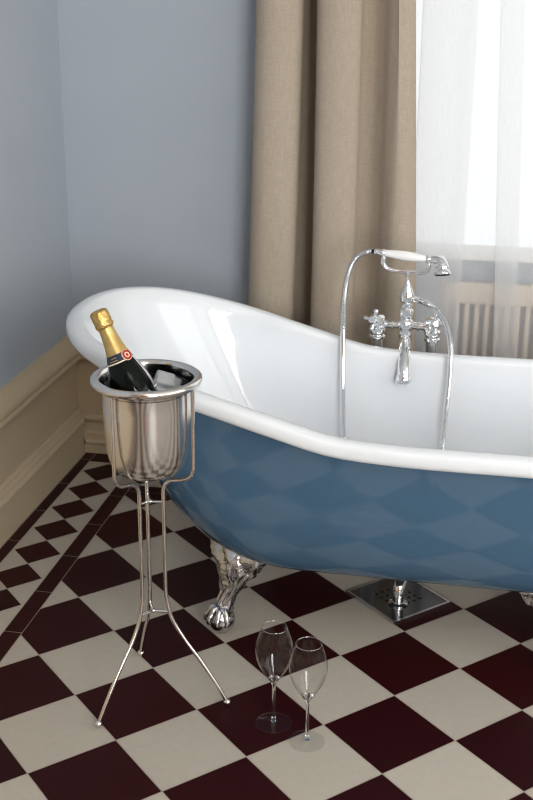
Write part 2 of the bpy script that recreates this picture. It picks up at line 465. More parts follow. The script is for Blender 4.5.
# ------------------------------------------------------------------ bathtub
XL, AL, YC, BW, EX = .011, .395, .406, .347, .892
XR, AR = 1.60, .36
KN = [-.1, .02, .12, .25, .4, .55, .68, .8, 1.0, 3.0]
KZ = [.751, .742, .722, .688, .647, .604, .570, .560, .557, .557]
def rim_z(x):
    n = len(KN); mm = []
    for i in range(n):
        if i == 0: mm.append((KZ[1] - KZ[0]) / (KN[1] - KN[0]))
        elif i >= n - 2: mm.append(0)
        else:
            h0 = KN[i] - KN[i - 1]; h1 = KN[i + 1] - KN[i]
            mm.append((h0 ** 2 * KZ[i + 1] - h1 ** 2 * KZ[i - 1] + (h1 ** 2 - h0 ** 2) * KZ[i]) / (h0 * h1 * (h0 + h1)))
    i = max(k for k in range(n - 1) if KN[k] <= x); h = KN[i + 1] - KN[i]; t = (x - KN[i]) / h
    return (2 * t ** 3 - 3 * t ** 2 + 1) * KZ[i] + (t ** 3 - 2 * t ** 2 + t) * h * mm[i] + (-2 * t ** 3 + 3 * t ** 2) * KZ[i + 1] + (t ** 3 - t ** 2) * h * mm[i + 1]
def sup(v): return math.copysign(abs(v) ** EX, v)
def plan(inset, xl, al, xr, ar, b, ex=EX):
    """closed plan loop, list of (x, y, endness): front right -> left end -> back -> right end"""
    out = []; NE = 28; NS = 22
    f = lambda v: abs(v) ** ex
    xs = xl + inset; xe = xr - inset; bb_ = b - inset; a_ = al - inset; ar_ = ar - inset
    for k in range(NS): # front straight from right to left
        t = k / NS; out.append((xe - ar_ + (xs + a_ - xe + ar_) * t, YC - bb_, 0, 0))
    for k in range(NE): # front-left quarter
        p = PI / 2 * (1 - k / NE); out.append((xs + a_ * (1 - f(math.cos(p))), YC - bb_ * f(math.sin(p)), math.cos(p), -1))
    for k in range(NE):
        p = PI / 2 * (k / NE); out.append((xs + a_ * (1 - f(math.cos(p))), YC + bb_ * f(math.sin(p)), math.cos(p), -1))
    for k in range(NS):
        t = k / NS; out.append((xs + a_ + (xe - ar_ - xs - a_) * t, YC + bb_, 0, 0))
    for k in range(NE):
        p = PI / 2 * (1 - k / NE); out.append((xe - ar_ * (1 - f(math.cos(p))), YC + bb_ * f(math.sin(p)), math.cos(p), 1))
    for k in range(NE):
        p = PI / 2 * (k / NE); out.append((xe - ar_ * (1 - f(math.cos(p))), YC - bb_ * f(math.sin(p)), math.cos(p), 1))
    return out
def tub_rows(inset, bot, zb, zoff, nrow=26, start=None):
    top = plan(inset, XL, AL, XR, AR, BW)
    st = start or [Vector((p[0], p[1], rim_z(p[0]) + zoff)) for p in top]
    rows = []
    for r in range(nrow + 1):
        v = 1 - (1 - r / nrow) ** 1.5 if False else r / nrow
        v = math.sin(v * PI / 2) ** .9
        row = []
        for (_, _, e, sd), (xb, yb, _, _), (x, y, z0) in zip(top, bot, st):
            gs = .36 * v + .64 * (1 - (1 - v ** 4.5) ** .5)
            ge = .62 * v + .38 * (1 - (1 - v ** 3) ** .5) if sd < 0 else .35 * v + .65 * (1 - (1 - v ** 2.6) ** .5)
            w = e ** 1.2 if e > 0 else 0
            g = gs * (1 - w) + ge * w
            row.append(Vector((x + (xb - x) * g, y + (yb - y) * g, z0 + (zb - z0) * v)))
        rows.append(row)
    return rows
tub = thing('bathtub', (.85, YC, 0), 'blue and white freestanding slipper bathtub on chrome claw feet', 'bathtub')
bot_o = plan(0, .40, .24, 1.42, .24, .205, .95)
rows = tub_rows(.012, bot_o, .191, -.014)
# flat underside: shrink to the centre line
def closing(row, z, k=5):
    out = []
    for i in range(1, k + 1):
        t = i / k
        out.append([Vector((p.x + ((min(max(p.x, .62), 1.2)) - p.x) * t, p.y + (YC - p.y) * t, z)) for p in row])
    return out
m = MB(); m.grid(rows + closing(rows[-1], .190), True)
m.build('outer_shell', M['blue'], tub, 60)
bot_i = plan(0, .46, .22, 1.38, .22, .20, .95)
m = MB()
# rolled rim
top = plan(0, XL, AL, XR, AR, BW)
n = len(top); sec = []
for i in range(n):
    p = Vector((top[i][0], top[i][1], rim_z(top[i][0]))); a = top[i - 1]; b = top[(i + 1) % n]
    tg = Vector((b[0] - a[0], b[1] - a[1], rim_z(b[0]) - rim_z(a[0]))).normalized()
    outn = tg.cross(Vector((0, 0, 1))).normalized() # horizontal normal
    if outn.dot(Vector((top[i][0] - .85, top[i][1] - YC, 0))) < 0: outn = -outn
    up = Vector((0, 0, 1)); up = (up - tg * up.dot(tg)).normalized()
    sec.append([p + outn * (.0235 * math.copysign(abs(math.cos(w)) ** .8, math.cos(w))) + up * (.0222 * math.copysign(abs(math.sin(w)) ** .8, math.sin(w))) for w in [math.radians(-120 + 250 * k / 18) for k in range(19)]])
lipin = [q[-1] for q in sec]
sec.append(sec[0])
m.grid(sec)
rin = tub_rows(.0158, bot_i, .205, 0, start=lipin)
m.grid(rin + closing(rin[-1], .203), True)
m.build('white_lining', M['enamel'], tub, 60)

# claw feet
def claw(sx, sy, tub_pt, ball):
    """ornate shell bracket, bent leg and ball held by toes; given top centre and ball centre"""
    T = Vector(tub_pt); Bc = Vector(ball); d = Vector((sx * .42, sy, 0)); d.normalize(); side = Vector((-d.y, d.x, 0))
    m = MB()
    # path of the leg
    path = cat([T + Vector((0, 0, .05)) - d * .01, T + Vector((0, 0, .012)), T + Vector((0, 0, -.018)) + d * .004, T.lerp(Bc, .34), T.lerp(Bc, .62) + Vector((0, 0, .004)), T.lerp(Bc, .82) + Vector((0, 0, .008)), Bc + Vector((0, 0, .006))], 6)
    W = [(.078, .030), (.072, .036), (.058, .035), (.036, .027), (.021, .019), (.021, .020), (.020, .020)]
    rows = []
    np_ = len(path)
    for i, p in enumerate(path):
        t = i / (np_ - 1) * (len(W) - 1); k = min(int(t), len(W) - 2); fr = t - k; fr = fr * fr * (3 - 2 * fr)
        a = W[k][0] * (1 - fr) + W[k + 1][0] * fr; b = W[k][1] * (1 - fr) + W[k + 1][1] * fr
        row = []
        amp = .34 * max(0, 1 - i / (np_ * .85)) + .05
        for q in range(44):
            w = 2 * PI * q / 44
            fl_ = 1 + amp * (abs(math.cos(3.5 * w + i * .16)) - .55) + .035 * math.sin(9 * w + i * .9) * (1 - i / np_)
            row.append(p + side * a * fl_ * math.cos(w) + d * b * fl_ * math.sin(w))
        rows.append(row)
    m.grid(rows, True)
    for s_ in (-1, 1):
        pts = cat([T + side * s_ * .046 + d * .014 + Vector((0, 0, -.006)), T + side * s_ * .036 + d * .026 + Vector((0, 0, -.03)), T + side * s_ * .02 + d * .03 + Vector((0, 0, -.055)), Bc + side * s_ * .012 + Vector((0, 0, .05))], 5)
        m.tube(pts, [.007 - .004 * abs(k / (len(pts) - 1) - .4) for k in range(len(pts))], 10)
    pts = cat([T + d * .036 + Vector((0, 0, .004)), T + d * .042 + Vector((0, 0, -.02)), T + d * .034 + Vector((0, 0, -.05)), Bc + d * .012 + Vector((0, 0, .045))], 5)
    m.tube(pts, [.011 - .006 * k / (len(pts) - 1) for k in range(len(pts))], 10)
    # ball and toes
    rb = Bc.z - .002
    m.sphere(Bc, rb, 24)
    for ang in (-.95, -.32, .32, .95, PI):
        dv = d * math.cos(ang) + side * math.sin(ang)
        pts = []; rad = []
        L = 7 if ang != PI else 6
        for k in range(L):
            el = math.radians(82 - k * 13.5)
            rr = rb + .004 + .004 * math.exp(-((k - 2.2) ** 2) / .9) + .004 * math.exp(-((k - 5) ** 2) / .9)
            pts.append(Bc + dv * rr * math.cos(el) + Vector((0, 0, rr * math.sin(el)))); rad.append((.0062, .0078, .0082, .0066, .0062, .0072, .0058, .004, .0015)[k])
        m.tube(pts, rad, 10)
    # ground pad
    m.lathe([(0, 0), (.012, 0), (.013, .003), (.011, .008)], (Bc.x, Bc.y, 0), n=16)
    return m.build('claw_foot', M['claw_chrome'], tub, 50)
claw(-1, -1, (.440, .228, .184), (.405, .192, .0355))
claw(1, -1, (1.182, .228, .184), (1.217, .192, .0355))
claw(-1, 1, (.440, .586, .184), (.408, .62, .035))
claw(1, 1, (1.182, .586, .184), (1.217, .62, .035))
# waste pipe
m = MB(); P0 = Vector((.822, .41, .16))
m.tube(fillet([(.83, .445, .19), (.83, .445, .075), (.822, .41, .055), (.822, .41, .0045)], .03, 8), .0155, 20)
m.lathe([(.0155, 0), (.025, 0), (.025, .003), (.0155, .006)], (.822, .41, .0046), n=24)
m.build('waste_pipe', M['chrome'], tub)

# ------------------------------------------------------------------ floor drain plate under the tub
dr = thing('floor_drain', tuple(gw(1.31, 4.48)), 'square perforated steel drain plate set in the floor under the bathtub', 'drain')
i0, i1, j0, j1 = .82, 1.80, 4.0, 4.96
m = MB()
ang = math.radians(45)
def gbox(m, a0, a1, b0, b1, z0, z1):
    c = [gw(a, b, z) for z in (z0, z1) for a, b in ((a0, b0), (a1, b0), (a1, b1), (a0, b1))]
    m.add(c, [(0, 1, 2, 3), (4, 5, 6, 7), (0, 1, 5, 4), (1, 2, 6, 5), (2, 3, 7, 6), (3, 0, 4, 7)])
w = .035
gbox(m, i0, i0 + w, j0, j1, 0, .005); gbox(m, i1 - w, i1, j0, j1, 0, .005); gbox(m, i0 + w, i1 - w, j0, j0 + w, 0, .005); gbox(m, i0 + w, i1 - w, j1 - w, j1, 0, .005)
m.build('frame', M['drain_edge'], dr, 30)
m = MB(); N = 9; a0, a1, b0, b1 = i0 + w, i1 - w, j0 + w, j1 - w; zt = .0042
for p in range(N):
    for q in range(N):
        ca0 = a0 + (a1 - a0) * p / N; ca1 = a0 + (a1 - a0) * (p + 1) / N; cb0 = b0 + (b1 - b0) * q / N; cb1 = b0 + (b1 - b0) * (q + 1) / N
        if 2 <= p <= 6 and 2 <= q <= 6:
            K = 16; cm, dm = (ca0 + ca1) / 2, (cb0 + cb1) / 2; hw, hh = (ca1 - ca0) / 2, (cb1 - cb0) / 2
            V = []
            for k in range(K):
                t = 2 * PI * (k + .5) / K; cx, sy_ = math.cos(t), math.sin(t); mx = max(abs(cx), abs(sy_))
                V.append(gw(cm + hw * cx / mx, dm + hh * sy_ / mx, zt))
            # corner snap
            for k in range(K):
                t = 2 * PI * (k + .5) / K; V.append(gw(cm + hw * .46 * math.cos(t), dm + hh * .46 * math.sin(t), zt))
            for k in range(K):
                t = 2 * PI * (k + .5) / K; V.append(gw(cm + hw * .46 * math.cos(t), dm + hh * .46 * math.sin(t), .0006))
            F = []
            for k in range(K):
                k2 = (k + 1) % K; F += [(k, k2, K + k2, K + k), (K + k, K + k2, 2 * K + k2, 2 * K + k)]
            cs = [gw(cm + hw * a, dm + hh * b, zt) for a, b in ((1, 1), (-1, 1), (-1, -1), (1, -1))]
            V += cs
            for c_, k in ((0, 1), (1, 5), (2, 9), (3, 13)): F.append((3 * K + c_, k, (k + 1) % K))
            m.add(V, F)
        else:
            m.add([gw(ca0, cb0, zt), gw(ca1, cb0, zt), gw(ca1, cb1, zt), gw(ca0, cb1, zt)], [(0, 1, 2, 3)])
m.build('perforated_plate', M['drain_steel'], dr, 0)
m = MB(); m.add([gw(a0, b0, .0006), gw(a1, b0, .0006), gw(a1, b1, .0006), gw(a0, b1, .0006)], [(0, 1, 2, 3)]); m.build('sump_shade', M['dark'], dr, 0)  # flat black sheet painted in for the shade inside the drain

# ------------------------------------------------------------------ bath mixer tap
FY = .815
tap = thing('bath_mixer_tap', (.78, FY, 0), 'chrome bath mixer tap with cross handles standing behind the bathtub rim', 'tap')
for px in (.703, .854):
    m = MB()
    m.tube([(px, FY, .002), (px, FY, .60)], .0160, 24)
    m.lathe([(.0145, 0), (.034, 0), (.034, .004), (.026, .01), (.0145, .013)], (px, FY, 0), n=28)
    m.build('standpipe', M['chrome'], tap)
    m = MB()
    m.lathe([(0, .594), (.017, .594), (.0225, .598), (.0225, .604), (.018, .608), (.0185, .612), (.0225, .616), (.0225, .624), (.016, .630), (.0165, .642), (.020, .648), (.020, .656), (.014, .662), (0, .664)], (px, FY, 0), n=28)
    sg = -1 if px < .78 else 1
    m.build('valve_body', M['chrome'], tap)
    # cross handle turned outwards and forwards
    ax = Vector((sg * .30, -.9, .25)).normalized(); c = Vector((px, FY, .646)) + ax * .016
    m = MB(); m.lathe([(.010, -.012), (.008, .0), (.012, .004), (.013, .012), (.010, .018), (.012, .021), (.009, .026), (0, .027)], c, ax, 24)
    u = ax.cross(Vector((0, 0, 1))).normalized(); v_ = u.cross(ax)
    for k in range(4):
        dv = u * math.cos(k * PI / 2 + .1) + v_ * math.sin(k * PI / 2 + .1); q0 = c + ax * .010
        m.tube([q0, q0 + dv * .012, q0 + dv * .020, q0 + dv * .025, q0 + dv * .029, q0 + dv * .031], [.0045, .0045, .006, .0075, .006, .002], 12)
    m.build('cross_handle', M['chrome'], tap)
m = MB()
m.tube([(.703, FY, .635), (.77, FY, .637)], .0098, 20); m.tube([(.79, FY, .637), (.854, FY, .635)], .0098, 20)
for xx in (.725, .745, .815, .833): m.lathe([(.0098, -.004), (.0135, -.002), (.0135, .002), (.0098, .004)], (xx, FY, .636), (1, 0, 0), 20)
m.lathe([(0, .585), (.010, .586), (.0175, .60), (.019, .615), (.0175, .622), (.0205, .630), (.0225, .640), (.0205, .650), (.014, .656), (.019, .662), (.0205, .670), (.0195, .680), (.013, .686), (.016, .690), (.016, .695), (.010, .699)], (.78, FY, 0), n=32)
m.build('mixer_body', M['chrome'], tap)
m = MB()
pts = cat([(.78, FY - .004, .60), (.782, FY - .03, .592), (.785, FY - .062, .574), (.787, FY - .09, .553), (.788, FY - .108, .530), (.7885, FY - .113, .512)], 6)
m.tube(pts, [.015 + .003 * math.sin(k / (len(pts) - 1) * PI) - .0005 * 0 for k in range(len(pts))], 20)
m.lathe([(.0135, 0), (.0195, 0), (.0215, .004), (.0205, .014), (.017, .024)], Vector(pts[-1]) - Vector((0, .001, .004)), pts[-3] - pts[-1] if False else (0, .15, 1), 24)
m.build('spout', M['chrome'], tap)
m = MB()
m.lathe([(.010, .697), (.0160, .701), (.0208, .710), (.0212, .720), (.0170, .733), (.010, .746), (.0062, .757), (.0050, .766), (.0052, .774), (.0078, .778), (.0078, .785), (.004, .789)], (.78, FY, 0), n=28)
m.tube([(.785, FY, .712), (.80, FY, .711), (.812, FY, .708)], [.0075, .0075, .009], 16)
m.build('riser', M['chrome'], tap)
m = MB()
HA = Vector((.712, FY, .829)); HB = Vector((.846, FY, .817))          # hand-shower rests
pts = cat([(.712, FY, .820), (.712, FY, .804), (.725, FY, .791), (.750, FY, .7865), (.78, FY, .7855), (.806, FY, .7845), (.824, FY, .788), (.833, FY, .797), (.834, FY, .808)], 6)
m.tube(pts, [.0052 + .0015 * abs(2 * k / (len(pts) - 1) - 1) for k in range(len(pts))], 12)
for q in (pts[0], pts[-1]): m.sphere(q, .0068, 14)
m.build('cradle', M['chrome'], tap)

# hand shower with hose, lying in the cradle
sh = thing('hand_shower', (.78, FY, .79), 'telephone style hand shower with white handle and chrome hose on the tap cradle', 'hand shower')
A0 = Vector((.712, FY, .8345)); A1 = Vector((.828, FY, .823)); ax = (A1 - A0).normalized(); L = (A1 - A0).length
m = MB(); m.lathe([(0, 0), (.0085, .001), (.0095, .012), (.0120, .035), (.0132, L * .5), (.0122, L - .035), (.0095, L - .01), (.008, L)], A0, ax, 28)
m.build('handle', M['porcelain'], sh)
m = MB(); m.lathe([(0, -.026), (.0068, -.026), (.0080, -.024), (.0088, -.022), (.0088, -.019), (.0072, -.017), (.0085, -.012), (.0108, -.006), (.0108, .0), (.009, .004)], A0, ax, 24)
m.build('hose_ferrule', M['chrome'], sh)
m = MB()
m.lathe([(.0075, -.004), (.0105, .0), (.0105, .005), (.0075, .009), (.0062, .016)], A1, ax, 24)
hp = cat([A1 + ax * .010, A1 + ax * .022 + Vector((0, 0, .002)), A1 + ax * .036 + Vector((.0, -.004, .000)), A1 + ax * .042 + Vector((0, -.009, -.010))], 6)
m.tube(hp, [.0075 + .0105 * (k / (len(hp) - 1)) for k in range(len(hp))], 18)
hax = Vector((.10, -.28, -.95)).normalized(); hc = hp[-1] + hax * .000
m.lathe([(0, -.014), (.010, -.012), (.0160, -.005), (.0185, .004), (.0175, .010), (.0205, .014), (.0225, .018), (.0225, .023), (.020, .0245)], hc, hax, 28)
m.build('shower_head', M['chrome'], sh)
m = MB(); m.lathe([(.0202, .0240), (.0185, .0262), (0, .0268)], hc, hax, 28); m.build('spray_face', M['dark'], sh)
# hose: from the handle down into the tub and back up to the riser
hs = cat([A0 - ax * .024, A0 - ax * .036 + Vector((0, 0, .0)), (.640, .810, .820), (.622, .800, .783), (.615, .780, .729), (.618, .735, .636), (.627, .690, .509), (.637, .660, .362), (.655, .63, .27), (.71, .60, .225), (.79, .58, .218), (.86, .60, .245), (.898, .64, .30), (.905, .660, .355), (.908, .675, .450), (.911, .690, .529), (.909, .710, .600), (.901, .740, .638), (.884, .775, .669), (.855, .800, .693), (.829, .812, .704), (.808, .815, .709)], 14)
# fine ribbing
fine = []; rr = []
for i in range(len(hs) - 1):
    for k in range(4):
        fine.append(hs[i].lerp(hs[i + 1], k / 4)); rr.append(.0073 + (.0009 if (len(fine) % 2) else -.0004))
m = MB(); m.tube(fine, rr, 10); m.build('hose', M['chrome'], sh, 60)

# ------------------------------------------------------------------ wine bucket stand
SC = Vector((.319, -.103, 0))
st = thing('wine_bucket_stand', tuple(SC), 'slender three-legged chrome stand holding the champagne bucket', 'stand')
RTB = .0043
for az in (239, -3, 118):
    a = math.radians(az); d = Vector((math.cos(a), math.sin(a), 0)); a2 = math.radians({239: 242, -3: -7, 118: 114}[az]); d2 = Vector((math.cos(a2), math.sin(a2), 0))
    foot = [SC + d * .1665 + Vector((0, 0, .0105)), SC + d * .147 + Vector((0, 0, .045)), SC + d * .105 + Vector((0, 0, .108)), SC + d * .068 + Vector((0, 0, .158)), SC + d * .041 + Vector((0, 0, .207)), SC + d * .031 + Vector((0, 0, .255))]
    low = cat(foot, 8)
    up = fillet([SC + d * .030 + Vector((0, 0, .27)), SC + d * .030 + Vector((0, 0, .530)), SC + d2 * .100 + Vector((0, 0, .542)), SC + d2 * .1005 + Vector((0, 0, .7395))], .03, 8)
    m = MB(); m.tube(low + up, RTB, 14); m.build('leg', M['stand'], st)
    m = MB(); m.sphere(SC + d * .1675 + Vector((0, 0, .0085)), .0083, 18); m.build('ball_foot', M['chrome'], st)
m = MB()
for z in (.478, .215):
    m = MB()
    for az in (239, -3, 118):
        a = math.radians(az); d = Vector((math.cos(a), math.sin(a), 0))
        m.tube([SC + Vector((0, 0, z)), SC + d * (.029 if z > .3 else .038) + Vector((0, 0, z + .003))], .003, 10)
    m.sphere(SC + Vector((0, 0, z)), .0052, 14)
    m.build('brace', M['chrome'], st)

# ------------------------------------------------------------------ champagne bucket
bk = thing('champagne_bucket', (SC.x, SC.y, .5465), 'polished steel wine bucket with flared rim filled with ice', 'bucket')
m = MB()
out = [(0, .548), (.046, .5465), (.057, .549), (.068, .555), (.0775, .568), (.0842, .586), (.0880, .61), (.0905, .65), (.0918, .70), (.0922, .734), (.0935, .7385), (.0985, .7405)]
lip = [(.1065, .7425), (.1125, .7465), (.1146, .7520), (.1138, .7575), (.109, .7605), (.103, .7610), (.0985, .7590), (.0962, .753)]
m.lathe(out + lip, SC, n=72)
m.build('bucket_body', M['steel'], bk, 50)
m = MB(); m.lathe([(.0962, .753), (.0925, .738), (.0905, .70), (.0888, .65), (.0862, .61), (.082, .588), (.073, .572), (.062, .561), (.046, .555), (0, .555)], SC, n=72)
m.build('bucket_lining', M['steel_inner'], bk, 50)

# ------------------------------------------------------------------ champagne bottle
pr = Vector((.319 - .033, -.103 - .012, .752)); top = Vector((.319 - .033 - .065, -.103 - .012 + .012, .752 + .1385))
axb = (pr - top).normalized()
bt = thing('champagne_bottle', tuple(top + axb * .31), 'dark green champagne bottle with gold foil neck leaning in the steel bucket', 'bottle')
def seg(prof): 
    m = MB(); m.lathe(prof, top, axb, 48); return m
body = [(0.0125, .004), (.0135, .02), (.0145, .045), (.018, .078), (.0232, .098), (.0280, .113), (.0360, .131), (.0418, .150), (.0450, .168), (.0462, .186), (.0465, .205), (.0465, .300), (.041, .308), (.034, .311), (.020, .306), (0, .302)]
seg(body).build('glass_body', M['bottle'], bt, 50)
m = MB()
NS_ = 48; q = Vector((0, 0, 1)).rotation_difference(axb); rows = []
prof = [(0, -.001), (.009, -.0012), (.0145, .000), (.0182, .003), (.0192, .008), (.0188, .014), (.0192, .021), (.0186, .028), (.0195, .0315), (.0188, .035), (.0162, .0385)]
for i, (r, h) in enumerate(prof):
    rows.append([top + q @ Vector(((r + (random.uniform(-.0011, .0011) if 2 < i < 10 else 0)) * math.cos(2 * PI * k / NS_), (r + (random.uniform(-.0011, .0011) if 2 < i < 10 else 0)) * math.sin(2 * PI * k / NS_), h)) for k in range(NS_)])
m.grid(rows, True); m.build('foil_cap', M['gold_crinkle'], bt, 50)
seg([(.0162, .0385), (.0155, .042), (.0162, .052), (.0178, .066), (.0200, .080), (.0232, .0945), (.0230, .0946)]).build('foil_neck', M['gold'], bt, 50)
col = seg([(.0233, .0940), (.0264, .1035), (.0288, .1115), (.0290, .1120), (.0286, .1122)]).build('collar_label', M['navy'], bt, 50)
def collar_piece(name, h0, h1, a0, a1, mat, parent, lift=.0006, n=16):
    def rad(h): # radius of the collar cone at height h
        P_ = [(.0232, .094), (.0264, .1035), (.0290, .112), (.0360, .131), (.0418, .150), (.045, .168), (.0462, .186)]
        for (r0, z0), (r1, z1) in zip(P_, P_[1:]):
            if h <= z1 or (r1, z1) == P_[-1]: return r0 + (r1 - r0) * (h - z0) / (z1 - z0)
    m = MB(); rows = []
    K = max(2, int((h1 - h0) / .006))
    for kk in range(K + 1):
        h = h0 + (h1 - h0) * kk / K
        rows.append([top + q @ Vector(((rad(h) + lift) * math.cos(a0 + (a1 - a0) * k / n), (rad(h) + lift) * math.sin(a0 + (a1 - a0) * k / n), h)) for k in range(n + 1)])
    m.grid(rows); return m.build(name, mat, parent, 60)
collar_piece('collar_trim', .1095, .1122, 0, 2 * PI, M['cream_label'], col, n=48)
# the direction (in the bottle's own turn) that faces the camera
CAM = Vector((.981, -2.273, 1.515))
def face_angle(h):
    v = q.inverted() @ (CAM - (top + axb * h)); return math.atan2(v.y, v.x)
fa = face_angle(.10)
def at(ang, h, r): return top + q @ Vector((r * math.cos(ang), r * math.sin(ang), h))
# which sign of angle goes to the right of the picture
sgn = 1 if (at(fa + .5, .1, .02) - at(fa, .1, .02)).x > 0 else -1
# gold lettering marks on the collar (too small to read in the photo)
m = MB()
for row, hh in ((0, .1000), (1, .1055)):
    a = fa - sgn * (.72 if row == 0 else .85); 
    for k in range(7 if row == 0 else 9):
        wd_ = .035 + .03 * ((k * 37) % 5) / 5
        r0 = .0253 if row == 0 else .0272
        for (h0, h1) in ((hh - .0011, hh + .0011),):
            P_ = [at(a, h0, r0 - .0001), at(a + sgn * wd_, h0, r0 - .0001), at(a + sgn * wd_, h1, r0 + .0007), at(a, h1, r0 + .0007)]
            m.add(P_, [(0, 1, 2, 3)])
        a += sgn * (wd_ + .03)
m.build('gold_lettering', M['gold'], col, 0)
# round seal on the collar
sa = fa + sgn * .62; sc_ = at(sa, .1035, .0273); nrm = (q @ Vector((math.cos(sa), math.sin(sa), -.25))).normalized()
sl = MB(); sl.lathe([(0, .0022), (.0112, .0022), (.0118, .0014), (.0118, 0), (0, 0)], sc_, nrm, 36)
sl = sl.build('round_seal', M['cream_label'], bt); tag(sl, label='round cream and red seal')
m = MB(); m.lathe([(.0060, .0024), (.0106, .0024), (.0106, .0020), (.0060, .0020)], sc_, nrm, 36, closed=True); m.build('seal_ring', M['red_label'], sl)
u_ = nrm.orthogonal().normalized(); w_ = nrm.cross(u_)
m = MB(); m.lathe([(0, .0024), (.0032, .0024), (.0032, .002), (0, .002)], sc_, nrm, 30)
m.build('seal_center', M['red_label'], sl)
m = MB(); m.tube([sc_ + nrm * .0024 + (u_ * math.cos(k / 9 * 4.4 + 1) + w_ * math.sin(k / 9 * 4.4 + 1)) * .0046 for k in range(10)], .0008, 8); m.build('seal_mark', M['cream_label'], sl)
pale_strip = collar_piece('neck_strip', .112, .186, fa + sgn * 1.02, fa + sgn * 1.24, M['silver_strip'], bt, .0008, 5); tag(pale_strip, label='silver white strip')  # thin pale strip running down one side of the bottle

# ------------------------------------------------------------------ ice
m = MB(); rows = []
for i in range(11):
    r = .083 * i / 10
    rows.append([Vector((SC.x + r * math.cos(2 * PI * k / 48), SC.y + r * math.sin(2 * PI * k / 48),   .717 + (random.uniform(-.006, .007) if 0 < i < 10 else 0))) for k in range(48)])
rows2 = [[Vector((SC.x + r * math.cos(2 * PI * k / 48), SC.y + r * math.sin(2 * PI * k / 48), z)) for k in range(48)] for r, z in ((.082, .68), (.080, .62), (.076, .59), (.066, .572), (.05, .558), (0, .556))]
m.grid(rows + rows2, True)
tag(m.build('crushed_ice', M['crushed'], base=(SC.x, SC.y, .556)), 'clear broken ice filling the steel bucket around the bottle', 'ice', kind='stuff')
ICE = [((.037, -.002, .747), .036, (.5, .35, .4), 'large clear ice cube rising highest in the bucket beside the bottle'),
       ((.062, -.012, .732), .028, (.3, -.6, 1.0), 'flat ice cube at the right wall of the bucket'),
       ((.026, -.066, .735), .022, (.2, .7, .3), 'ice cube between bottle and front rim of the bucket'),
       ((.046, -.048, .732), .024, (.9, .1, .8), 'ice cube behind the front rim below the largest cube'),
       ((.044, .046, .728), .026, (.15, .4, .2), 'ice cube against the far inner wall of the bucket')]
for (p, s_, e, lab) in ICE:
    from mathutils import Euler
    R_ = Euler(e).to_matrix(); m = MB(); c = SC + Vector(p)
    m.box(c, (s_ * 1.1, s_, s_ * .95), R_, bevel=s_ * .14)
    tag(m.build('ice_cube', M['ice'], base=tuple(c), smooth_ang=60), lab, 'ice cube', 'ice cubes in the bucket')

# ------------------------------------------------------------------ champagne glasses
def glass(loc, label):
    t = thing('champagne_glass', loc, label, 'glass', 'champagne glasses on the floor'); c = Vector(loc)
    return t, c
g1, c = glass((.681, -.208, 0), 'empty tulip champagne glass on a cream tile, nearer the viewer')
m = MB()
m.lathe([(0, .0012), (.036, .0012), (.0388, .0016), (.0392, .0022), (.038, .0030), (.025, .0036), (.012, .0046), (.0066, .0064), (0, .0066)], c, n=48)
m.build('foot', M['foot_glass'], g1, 60)
m = MB()
m.lathe([(0, .0066), (.0063, .0068), (.0045, .011), (.0037, .022), (.0034, .050), (.0034, .084), (.0042, .097), (.0059, .1030), (.0066, .1060), (.0090, .1107), (.0118, .115), (.006, .1175), (0, .118)], c, n=32)
m.build('stem', M['solid_glass'], g1, 60)
ob = [(.0060, .0970), (.0118, .104), (.0190, .118), (.0262, .131), (.0330, .145), (.0382, .162), (.0402, .176), (.0404, .186), (.0392, .200), (.0365, .214), (.0330, .228), (.0298, .2405)]
zm = lambda z: .1045 + (z - .097) * (.0815 / .089) if z < .186 else .186 + (z - .186) * (.0515 / .0545)
rm = lambda r, z: r - max(0, z - .20) / .0405 * .003
ob = [(rm(r, z), zm(z)) for r, z in ob]
ib = [(r - .0007, z + .0004) for r, z in ob[::-1]]
ib = ib[:-1] + [(.0125, .1155), (.0095, .1112), (.0072, .107)]
m = MB(); m.lathe(ob + [(.0270, .2380), (.0264, .2384)] + ib, c, n=56)
m.build('bowl', M['bowl_glass'], g1, 60)
m = MB(); m.tube([c + Vector((.0268 * math.cos(2 * PI * k / 56), .0268 * math.sin(2 * PI * k / 56), .2385)) for k in range(56)], .00075, 8, loop=True)
m.build('rim', M['rim_glass'], g1, 60)
g2 = g1.copy(); g2.location = (.600, -.158, 0); g2['label'] = 'empty tulip champagne glass on a maroon tile, nearer the bathtub'; COL.objects.link(g2)
for ch in list(g1.children):
    k = ch.copy(); k.parent = g2; COL.objects.link(k)

